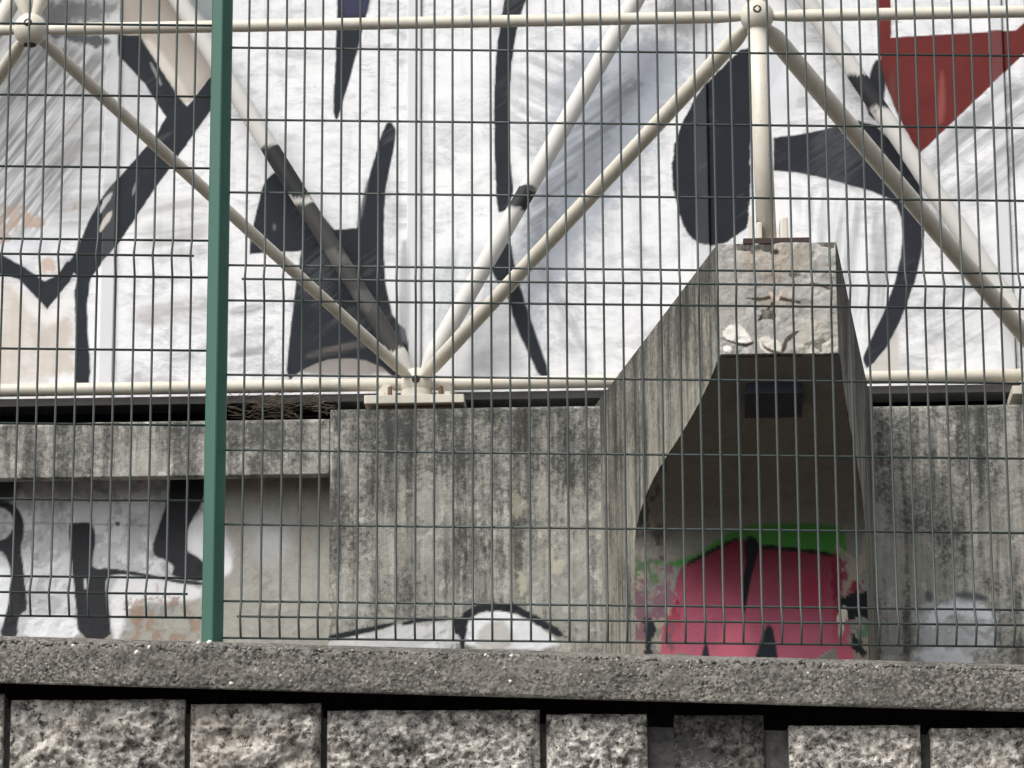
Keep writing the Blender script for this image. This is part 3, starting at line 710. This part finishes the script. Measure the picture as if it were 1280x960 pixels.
# dark unit hung under the soffit
def on_sweep(px, py):
    c = ray(px, py); best = None
    for (w, z) in sw:
        t_ = (w-np.dot(CAM-O_, N_))/np.dot(c, N_); e_ = abs(CAM[2]+c[2]*t_-z)
        if best is None or e_ < best[0]: best = (e_, w, z, float(np.dot(CAM+c*t_-O_, E_)))
    return best[1:]
wa, za_, u0 = on_sweep(932, 506); wb, zb_, u1 = on_sweep(1003, 474)
u1 = u0+(u1-u0)*0.98; sl_ = np.array([wb-wa, zb_-za_]); Lb = np.linalg.norm(sl_); sl_ /= Lb; nb_ = np.array([-sl_[1], sl_[0]]); nb_ = nb_ if nb_[1] < 0 else -nb_
def Q(a, b, c): return B(a, wa+sl_[0]*c+nb_[0]*b, za_+sl_[1]*c+nb_[1]*b)
bx = root('junction_box', Q((u0+u1)/2, 0, 0), 'small dark box fixed under the curved soffit of the buttress', 'box')
box('housing', Q, u0, u1, -0.02, 0.045, 0.0, Lb, M['box'], bx, 0.006)
box('lid', Q, u0-0.006, u1+0.006, 0.047, 0.056, -0.005, Lb+0.005, M['box'], bx, 0.003)
for a in (u0+0.012, u1-0.012): 
    box('screw', Q, a-0.004, a+0.004, 0.055, 0.059, 0.010, 0.018, M['rust'], bx)

# ------------------------------------------------------------------ space frame
N0 = un(521, 479, 0); N1 = un(1322, 469.5, 0); zN = (N0[1]+N1[1])/2; LB = N1[0]-N0[0]
sf = root('space_frame', B(N0[0], 0, zN-0.1), 'cream steel tube space frame with ball joints before the graffiti wall', 'truss')
F0 = un(38, 39, WF); F1 = un(946, 19, WF); zF = (F0[1]+F1[1])/2
rear = {k: B(N0[0]+LB*k, 0, zN) for k in (-1, 0, 1)}
front = {0: B(F0[0], WF, zF), 1: B(F1[0], WF, zF), 2: B(2*F1[0]-F0[0], WF, zF), -1: B(2*F0[0]-F1[0], WF, zF)}
q0 = un(116, -172, 0); q1 = un(892, -172, 0)
up = {0: B(q0[0], 0, q0[1]), 1: B(q1[0], 0, q1[1]), 2: B(2*q1[0]-q0[0], 0, q1[1])}
LF = F1[0]-F0[0]
top = {k: B(F0[0]+LF*(k-0.5), WF-0.2, zF+4.6) for k in (0, 1, 2, 3)}
def ball(P, r=0.062, holes=True):
    n = 24; prof = [(-r*math.cos(math.pi*i/n), max(0.0005, r*math.sin(math.pi*i/n))) for i in range(1, n)]
    b = lathe('ball_joint', P, (0,0,1), [(-r*0.955, r*0.30)]+[p for p in prof if abs(p[0]) < r*0.95]+[(r*0.955, r*0.30)], M['cream'], sf, 28)
    if holes:
        P = np.asarray(P)
        for d in (np.array([0,0,-1.0]), N_*0.96+np.array([0,0,0.12]), ):
            d = d/np.linalg.norm(d); rr = 0.016 if d[2] > -0.5 else 0.024
            lathe('socket', P+d*(r*0.90), d, [(0, rr), (r*0.075, rr), (r*0.085, rr*0.8)], M['dark_hole'], b, 14)
NK = (0.060, 0.085, 0.015)
for k in front: ball(front[k])
for k in up: ball(up[k], holes=False)
for k in (0,1,2): tube('chord_tube', front[k-1], front[k], 0.0225, M['cream'], sf, NK)
for k in (0,1): tube('chord_tube', up[k], up[k+1], 0.030, M['cream'], sf, NK)
for k in (-1,0): tube('chord_tube', rear[k]+np.array([0,0,0.0]), rear[k+1], 0.027, M['cream'], sf, (0.05, 0.03, 0.02))
tube('chord_tube', rear[1], rear[1]+E_*1.6, 0.027, M['cream'], sf, (0.05, 0.03, 0.02))
tube('chord_tube', rear[-1]-E_*1.0, rear[-1], 0.027, M['cream'], sf, (0.05, 0.03, 0.02))
for (a, b, r) in ((0,0,0.024),(0,-1,0.026),(1,0,0.030),(1,1,0.036),(2,1,0.032)):
    tube('diagonal_tube', front[a], rear[b], r, M['cream'], sf, NK)
for k in (0,1): 
    tube('diagonal_tube', front[k], top[k], 0.030, M['cream'], sf, NK); tube('diagonal_tube', front[k], top[k+1], 0.030, M['cream'], sf, NK)
for k in (0,1,2): ball(top[k], holes=False)
def px_of(P):
    d = P-CAM; z = d@F_; return 640+FPX*(d@R_)/z, 480-FPX*(d@U_)/z
def painter(bands, white_top):
    """The mural was sprayed on over the tubes: bands=(height from, height to, colour, how much of the girth)."""
    def f(V):
        out = np.zeros((len(V), 4)); z = V[:,2]; a = (V-O_)@E_; s = fbm(a*30, z*30, 5, 3)*0.03
        if white_top: out[:] = (0.55, 0.545, 0.53, 0.75)
        for (z0, z1, c, k) in bands:
            al = np.clip((z+s-z0)/0.012, 0, 1)*np.clip((z1-z-s)/0.012, 0, 1)*k
            out[:,:3] = out[:,:3]*(1-al[:,None])+s2l(c)*al[:,None]; out[:,3] = np.maximum(out[:,3], al)
        return out
    return f
def zp(px, py): return un(px, py, 0)[1]
tube('diagonal_tube', rear[0], up[0], 0.038, M['cream_p'], sf, NK, rings=220, paintfn=painter(
    [(zp(500,440), zp(372,255), (14,15,17), 0.97), (zp(372,250), zp(347,182), (28,30,34), 1.0), (zp(470,390), zp(450,365), (84,84,84), 0.7), (zp(430,335), zp(415,315), (100,98,94), 0.6)], True))
tube('diagonal_tube', rear[0], up[1], 0.038, M['cream_p'], sf, NK, rings=220, paintfn=painter([(zp(645,264), zp(660,236), (28,30,34), 1.0)], True))
tube('diagonal_tube', rear[1], up[1], 0.038, M['cream_p'], sf, NK, rings=220, paintfn=painter([(zp(1100,140), zp(1080,95), (28,30,34), 1.0)], True))
tube('diagonal_tube', rear[1], up[2], 0.038, M['cream_p'], sf, NK, rings=10, paintfn=painter([], False))
tube('diagonal_tube', rear[-1], up[0], 0.038, M['cream_p'], sf, NK, rings=10, paintfn=painter([], False))
# bearings on the plinth
def bearing(P):
    u = float(np.dot(P-O_, E_)); zt = zPT+0.018
    Bp = lambda a, b, c: B(a, b, c)
    box('bearing_plate', Bp, u-0.205, u+0.205, -0.12, WC+0.012, zt, zt+0.036, M['cream'], sf, 0.004)
    box('packing_plate', Bp, u-0.15, u+0.15, -0.10, WC-0.03, zPT-0.004, zt+0.002, M['rust'], sf, 0.002)
    ball_c = P
    n = 24; r = 0.070
    lathe('ball_joint', ball_c, (0,0,1), [(-r*0.95, r*0.3)]+[(-r*math.cos(math.pi*i/n), r*math.sin(math.pi*i/n)) for i in range(3, n-2)]+[(r*0.95, r*0.3)], M['cream'], sf, 28)
    lathe('socket', ball_c+N_*(r*0.93)+np.array([0,0,0.004]), N_, [(0, 0.017), (0.006, 0.017), (0.009, 0.010)], M['dark_hole'], sf, 14)
    # saddle under the ball and gusset plates either side
    lathe('saddle', np.array(ball_c)+np.array([0,0,zt+0.034-ball_c[2]]), (0,0,1), [(0, 0.085), (0.010, 0.083), (0.02, 0.070), (0.05, 0.066), (0.075, 0.06)], M['cream'], sf, 20)
    for s in (-1, 1):
        o = u+s*0.11
        V = [B(o+s*a, w, c) for w in (0.030, 0.044) for a, c in ((-0.045, zt+0.036), (0.040, zt+0.036), (0.050, zt+0.085), (0.018, zt+0.125), (0.0, zt+0.112), (-0.035, zt+0.06))]
        k = 6; g = mesh_obj('gusset', V, [tuple(range(k)), tuple(range(k, 2*k))[::-1]]+[(i, k+i, k+(i+1) % k, (i+1) % k) for i in range(k)], M['cream'], sf); fix(g)
        lathe('anchor_bolt', B(u+s*0.105, 0.085, zt+0.03), (0,0,1), [(0, 0.018), (0.018, 0.018), (0.019, 0.010), (0.062, 0.010)], M['rust'], sf, 8)
        box('bracket', B, u+s*0.135-0.012, u+s*0.135+0.012, 0.05, 0.12, zt+0.034, zt+0.062, M['cream'], sf, 0.003)
for k in (0, 1, -1): bearing(rear[k])
# post from the buttress to the front node
u1 = F1[0]; pt = un(957, 290, WF-0.10)[0]
tube('post', B(pt+0.005, WF-0.10, zFT-0.01), front[1]-np.array([0,0,0.03]), 0.036, M['cream'], sf, None, 20, 2)
box('base_plate', B, pt-0.085, pt+0.155, WF-0.24, WF+0.004, zFT-0.002, zFT+0.020, M['dark_hole'], sf, 0.003)
box('flange', B, pt-0.06, pt-0.045, WF-0.14, WF-0.03, zFT+0.02, zFT+0.115, M['cream'], sf, 0.003)
box('flange', B, pt+0.050, pt+0.080, WF-0.14, WF-0.03, zFT+0.02, zFT+0.11, M['cream'], sf, 0.008)
box('flange', B, pt-0.035, pt-0.015, WF-0.06, WF-0.01, zFT+0.02, zFT+0.085, M['cream'], sf, 0.006)
lathe('collar', B(pt+0.005, WF-0.10, zFT+0.019), (0,0,1), [(0, 0.05), (0.012, 0.05), (0.02, 0.037)], M['cream'], sf, 20)

# ------------------------------------------------------------------ painted cladding
cw = root('graffiti_wall', B(0, WW, 5.6), 'white cladding wall covered with black, beige and red graffiti', 'wall')
convW = lambda px, py: un(px, py, WW)
K = (38,42,48)
gl = [
  # greys and washes
  dict(p=[(-300,-120),(150,-120),(150,40),(205,140),(150,215),(100,300),(0,330),(-300,330)], c=(150,149,146), soft=0.06, a=0.72, rough=0.03, c2=(205,208,214), var=0.15),
  dict(p=[(-300,40),(150,40),(110,160),(70,290),(-40,310),(-300,330)], c=(96,96,94), soft=0.05, a=0.75, streak=(54, 0.016, 0.95)),
  dict(p=[(60,150),(135,60),(145,290),(60,300)], c=(146,144,142), soft=0.05, a=0.6, streak=(4, 0.03, 0.9)),
  dict(p=[(-10,250),(40,262),(95,255),(100,300),(60,312),(-10,300)], c=(168,146,130), soft=0.02, a=0.75, rough=0.08, patch=(7, 0.0)),
  dict(p=[(28,270),(52,268),(58,280),(48,290),(30,284)], c=(172,150,134), soft=0.01, a=0.85, rough=0.03),
  dict(p=[(45,325),(72,322),(70,340),(52,342)], c=(190,168,152), soft=0.01, a=0.8, rough=0.02),
  dict(p=[(30,0),(148,0),(148,22),(60,38),(55,30)], c=(88,88,90), soft=0.03, a=0.8, rough=0.03),
  dict(p=[(56,40),(130,45),(146,55),(130,60),(70,48)], c=(60,62,68), soft=0.012, a=0.9, rough=0.02),
  dict(p=[(-60,-40),(22,-40),(20,20),(8,34),(-60,34)], c=(112,136,128), soft=0.02, a=0.95),
  # beige
  dict(p=[(149,-140),(228,-140),(228,0),(275,60),(275,80),(250,112),(234,132),(224,122),(174,47),(149,47)], c=(140,128,118), c2=(180,173,165), soft=0.008, var=0.12),
  dict(p=[(176,50),(190,48),(238,118),(234,130),(224,120)], c=(212,206,198), soft=0.012, a=0.7),
  dict(p=[(228,-140),(290,-140),(290,40),(262,36),(228,-6)], c=(126,134,136), soft=0.02, a=0.9),
  dict(p=[(-300,345),(0,350),(28,360),(60,395),(92,382),(93,490),(-300,490)], c=(196,186,174), soft=0.03, a=0.85, rough=0.02, streak=(86, 0.05, 0.35)),
  dict(p=[(10,352),(40,368),(60,392),(90,355),(94,380),(64,412),(38,395)], c=(224,222,220), soft=0.02, a=0.8),
  # big grey smears on the white
  dict(p=[(170,250),(262,240),(262,320),(180,330)], c=(150,148,146), soft=0.06, a=0.6, streak=(8, 0.03, 0.9)),
  dict(p=[(165,380),(262,370),(262,400),(170,410)], c=(150,145,142), soft=0.03, a=0.6, streak=(4, 0.03, 0.8)),
  dict(p=[(285,385),(330,378),(326,390),(290,398)], c=(130,130,134), soft=0.012, a=0.7, streak=(8, 0.02, 0.6)),
  dict(p=[(285,415),(342,405),(340,414),(290,424)], c=(140,140,142), soft=0.012, a=0.7, streak=(8, 0.02, 0.6)),
  dict(p=[(285,440),(335,432),(332,444),(290,450)], c=(130,130,132), soft=0.012, a=0.75, streak=(4, 0.02, 0.6)),
  dict(p=[(700,60),(800,40),(870,60),(840,140),(720,330),(650,430),(640,330),(670,230)], c=(166,173,184), soft=0.07, a=0.8, rough=0.06, var=0.2),
  dict(p=[(700,150),(790,80),(800,130),(720,220),(660,320),(655,260)], c=(120,124,132), soft=0.03, a=0.75, rough=0.05, streak=(35, 0.03, 0.9)),
  dict(p=[(640,60),(760,70),(700,180),(645,200)], c=(150,150,154), soft=0.04, a=0.6, streak=(-28, 0.03, 0.9)),
  dict(p=[(820,0),(900,0),(890,40),(830,45)], c=(140,140,142), soft=0.03, a=0.7, rough=0.03),
  dict(p=[(528,330),(620,300),(610,430),(540,450)], c=(150,158,166), soft=0.06, a=0.6, streak=(80, 0.03, 0.7)),
  dict(p=[(590,440),(640,420),(668,470),(590,472)], c=(150,152,156), soft=0.04, a=0.5),
  dict(p=[(668,330),(690,328),(730,420),(745,470),(725,470),(690,400)], c=(150,152,158), soft=0.02, a=0.5, streak=(-62, 0.02, 0.8)),
  dict(p=[(970,60),(1010,80),(1020,150),(975,160)], c=(140,142,146), soft=0.04, a=0.55, streak=(5, 0.02, 0.9)),
  dict(p=[(985,230),(1120,260),(1120,370),(1080,430),(1020,300)], c=(140,142,146), soft=0.04, a=0.6, streak=(84, 0.025, 0.95)),
  dict(p=[(1150,190),(1290,70),(1290,230),(1190,260)], c=(120,122,126), soft=0.04, a=0.7, streak=(38, 0.03, 0.95)),
  dict(p=[(1150,370),(1230,330),(1250,430),(1150,440)], c=(146,148,152), soft=0.04, a=0.6, streak=(30, 0.03, 0.9)),
  dict(p=[(1104,430),(1124,400),(1124,478),(1086,478),(1090,462)], c=(190,184,176), soft=0.012, a=0.85),
  dict(p=[(365,470),(375,450),(420,440),(485,445),(490,472)], c=(122,114,106), soft=0.02, a=0.85),
  # black letter strokes on the left
  dict(p=[(147,44),(174,44),(200,84),(222,119),(234,133),(250,112),(285,66),(285,108),(262,140),(220,199),(192,238),(166,278),(143,312),(121,337),(112,350),(96,345),(84,332),(96,312),(110,278),(124,252),(135,238),(170,197),(195,170),(207,146),(180,104),(148,70)], c=K, soft=0.004, s=0),
  dict(p=[(186,78),(190,78),(203,104),(200,108)], c=(140,140,142), soft=0.004, a=0.8),
  dict(p=[(122,262),(139,240),(142,246),(126,268)], c=(186,186,188), soft=0.004, a=0.8), 
  dict(p=[(122,286),(140,262),(141,272),(126,292)], c=(196,190,182), soft=0.004, a=0.85),
  dict(p=[(165,240),(170,226),(173,228),(166,246)], c=(150,152,156), soft=0.004, a=0.7),
  dict(p=[(-300,200),(0,317),(31,334),(56,352),(72,344),(84,326),(98,330),(87,352),(59,387),(40,367),(24,350),(0,343),(-300,240)], c=K, soft=0.004, s=0),
  dict(p=[(92,345),(114,340),(112,360),(108,387),(115,490),(93,490),(95,420)], c=K, soft=0.004, s=1),
  # centre letter
  dict(p=[(352,212),(340,217),(330,227),(322,258),(312,300),(312,318),(312,318),(330,316),(376,314),(376,314),(369,363),(363,410),(356,480),(380,460),(420,446),(470,452),(500,480),(512,480),(511,415),(493,400),(484,370),(480,327),(480,270),(482,236),(495,172),(494,160),(489,152),(483,154),(476,168),(466,206),(455,240),(446,285),(446,285),(418,287),(418,287),(400,265),(386,261),(372,240)], c=K, soft=0.004, s=1),
  dict(p=[(443,283),(458,225),(462,225),(450,283)], c=(120,122,126), soft=0.006, a=0.6),
  dict(p=[(385,440),(470,420),(478,430),(380,452)], c=(112,104,98), soft=0.012, a=0.75, streak=(6, 0.02, 0.9)),
  dict(p=[(500,300),(512,300),(512,432),(498,425)], c=(120,122,128), soft=0.012, a=0.6),
  dict(p=[(344,290),(340,284),(342,278),(346,282)], c=(120,122,124), soft=0.004, a=0.6),
  # spike, long stroke, blob, wedge, arc
  dict(p=[(426,-160),(500,-160),(463,0),(450,50),(437,100),(423,148),(419,149),(416,138),(420,70)], c=K, soft=0.004, s=1),
  dict(p=[(426,-40),(475,-40),(463,0),(458,20),(424,22)], c=(62,64,92), soft=0.02, a=0.7),
  dict(p=[(650,-160),(720,-160),(657,0),(644,44),(638,94),(636,156),(638,203),(643,240),(634,262),(624,266),(622,262),(620,240),(617,156),(620,62),(627,25)], c=K, soft=0.004, s=1),
  dict(p=[(619,310),(639,300),(643,330),(650,357),(667,410),(690,474),(676,474),(661,444),(643,404),(635,370),(619,350),(612,330)], c=K, soft=0.006, s=1),
  dict(p=[(935,55),(990,60),(960,120),(938,150),(938,282),(925,291),(905,305),(885,308),(865,300),(850,275),(842,240),(840,195),(848,160),(870,120),(900,85)], c=(34,38,44), soft=0.004, s=1, rough=0.006),
  dict(p=[(945,20),(1000,20),(1000,140),(968,165),(945,170)], c=(214,216,220), soft=0.01, a=0.9),
  dict(p=[(967,172),(967,172),(1005,167),(1039,159),(1085,148),(1120,180),(1160,250),(1154,309),(1140,366),(1116,423),(1085,464),(1078,450),(1081,440),(1116,366),(1129,305),(1126,262),(1105,244),(1050,228),(1005,217),(967,213),(967,213)], c=(40,43,50), soft=0.004, s=1),
  dict(p=[(1086,100),(1092,76),(1104,74),(1110,88),(1106,112),(1104,150),(1088,150),(1080,125)], c=(40,43,48), soft=0.006, s=1),
  # red
  dict(p=[(1098,-160),(1113,-160),(1114,47),(1200,42),(1270,38),(1290,20),(1290,58),(1150,192),(1142,182),(1120,140),(1108,108),(1098,60)], c=(98,40,38), soft=0.003, s=0, var=0.18),
  dict(p=[(1110,110),(1116,84),(1120,140)], c=(96,70,66), soft=0.02, a=0.6),
  dict(p=[(1170,160),(1175,90),(1180,90),(1182,150)], c=(160,92,88), soft=0.012, a=0.5),
]
joints = [147, 527, 887, 1262]
us = [un(px, 250, WW)[0] for px in joints]
stp = (us[-1]-us[0])/3
edges = [us[0]-stp*2, us[0]-stp]+us+[us[-1]+stp]
zW0 = un(640, 488, WW)[1]-0.02; zW1 = un(640, -60, WW)[1]
for i in range(len(edges)-1):
    vis = 1 <= i <= 5
    a0, a1 = edges[i]+0.0013, edges[i+1]-0.0013
    def dsp(A, Cc, i=i): return 0.004*fbm(A*2.2, Cc*1.3, 301+i, 3)+0.0012*fbm(A*14, Cc*14, 311+i, 3)
    relief_slab('cladding_panel', 'B', a0, a1, zW0, zW1, WW, WW-0.03, 0.0052 if vis else 0.03, M['wall'], cw, gl, convW, dsp)
    relief_slab('upper_panel', 'B', a0, a1, zW1+0.006, zW1+3.2, WW, WW-0.03, 0.2, M['wall'], cw, [], convW)
# cover strips beside the joints carry the same paint
for i, u in enumerate(edges[1:-1]):
    relief_slab('cover_strip', 'B', u-0.062, u-0.004, zW0+0.004, zW1+0.003, WW+0.014, WW+0.001, 0.0065, M['batten'], cw,
        [dict(p=[(-400,-900),(1700,-900),(1700,600),(-400,600)], c=(206,207,210), soft=0.01, a=0.9, var=0.05)]+gl, convW)
box('base_trim', B, edges[0], edges[-1], WW-0.06, -0.045, un(640, 499, -0.045)[1], un(640, 489, -0.045)[1], M['trim'], cw, 0.003)
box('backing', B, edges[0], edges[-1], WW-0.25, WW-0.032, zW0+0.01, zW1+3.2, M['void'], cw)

# ------------------------------------------------------------------ dry twigs caught in the gap
tw_v = []; tw_f = []; rr = random.Random(3)
for i in range(150):
    px = rr.gauss(345, 32); px = min(405, max(285, px)); u, z = un(px, rr.uniform(497, 519), 0.02)
    a = rr.uniform(-0.9, 0.9); L = rr.uniform(0.03, 0.12); w = rr.uniform(-0.12, 0.10)
    p0 = B(u, w, z); p1 = p0+E_*(L*math.cos(a))+np.array([0,0,L*math.sin(a)*0.5])+N_*rr.uniform(-0.03,0.03)
    mid = (p0+p1)/2+np.array([0,0,rr.uniform(-0.012,0.018)]); r = rr.uniform(0.0012, 0.0024); b0 = len(tw_v)
    for p in (p0, mid, p1):
        for (x_, z_) in ((0, r), (r*0.87, -r/2), (-r*0.87, -r/2)): tw_v.append(p+N_*x_+np.array([0,0,z_]))
    for j in (0, 3):
        for q_ in range(3): tw_f.append((b0+j+q_, b0+j+(q_+1) % 3, b0+j+3+(q_+1) % 3, b0+j+3+q_))
tg = mesh_obj('dry_twigs', tw_v, tw_f, M['twig'], loc=B(un(345,508,0)[0], 0, zb1))
tg['kind'] = 'stuff'; tg['label'] = 'dry twigs caught in the dark gap under the steel chord'; tg['category'] = 'twigs'
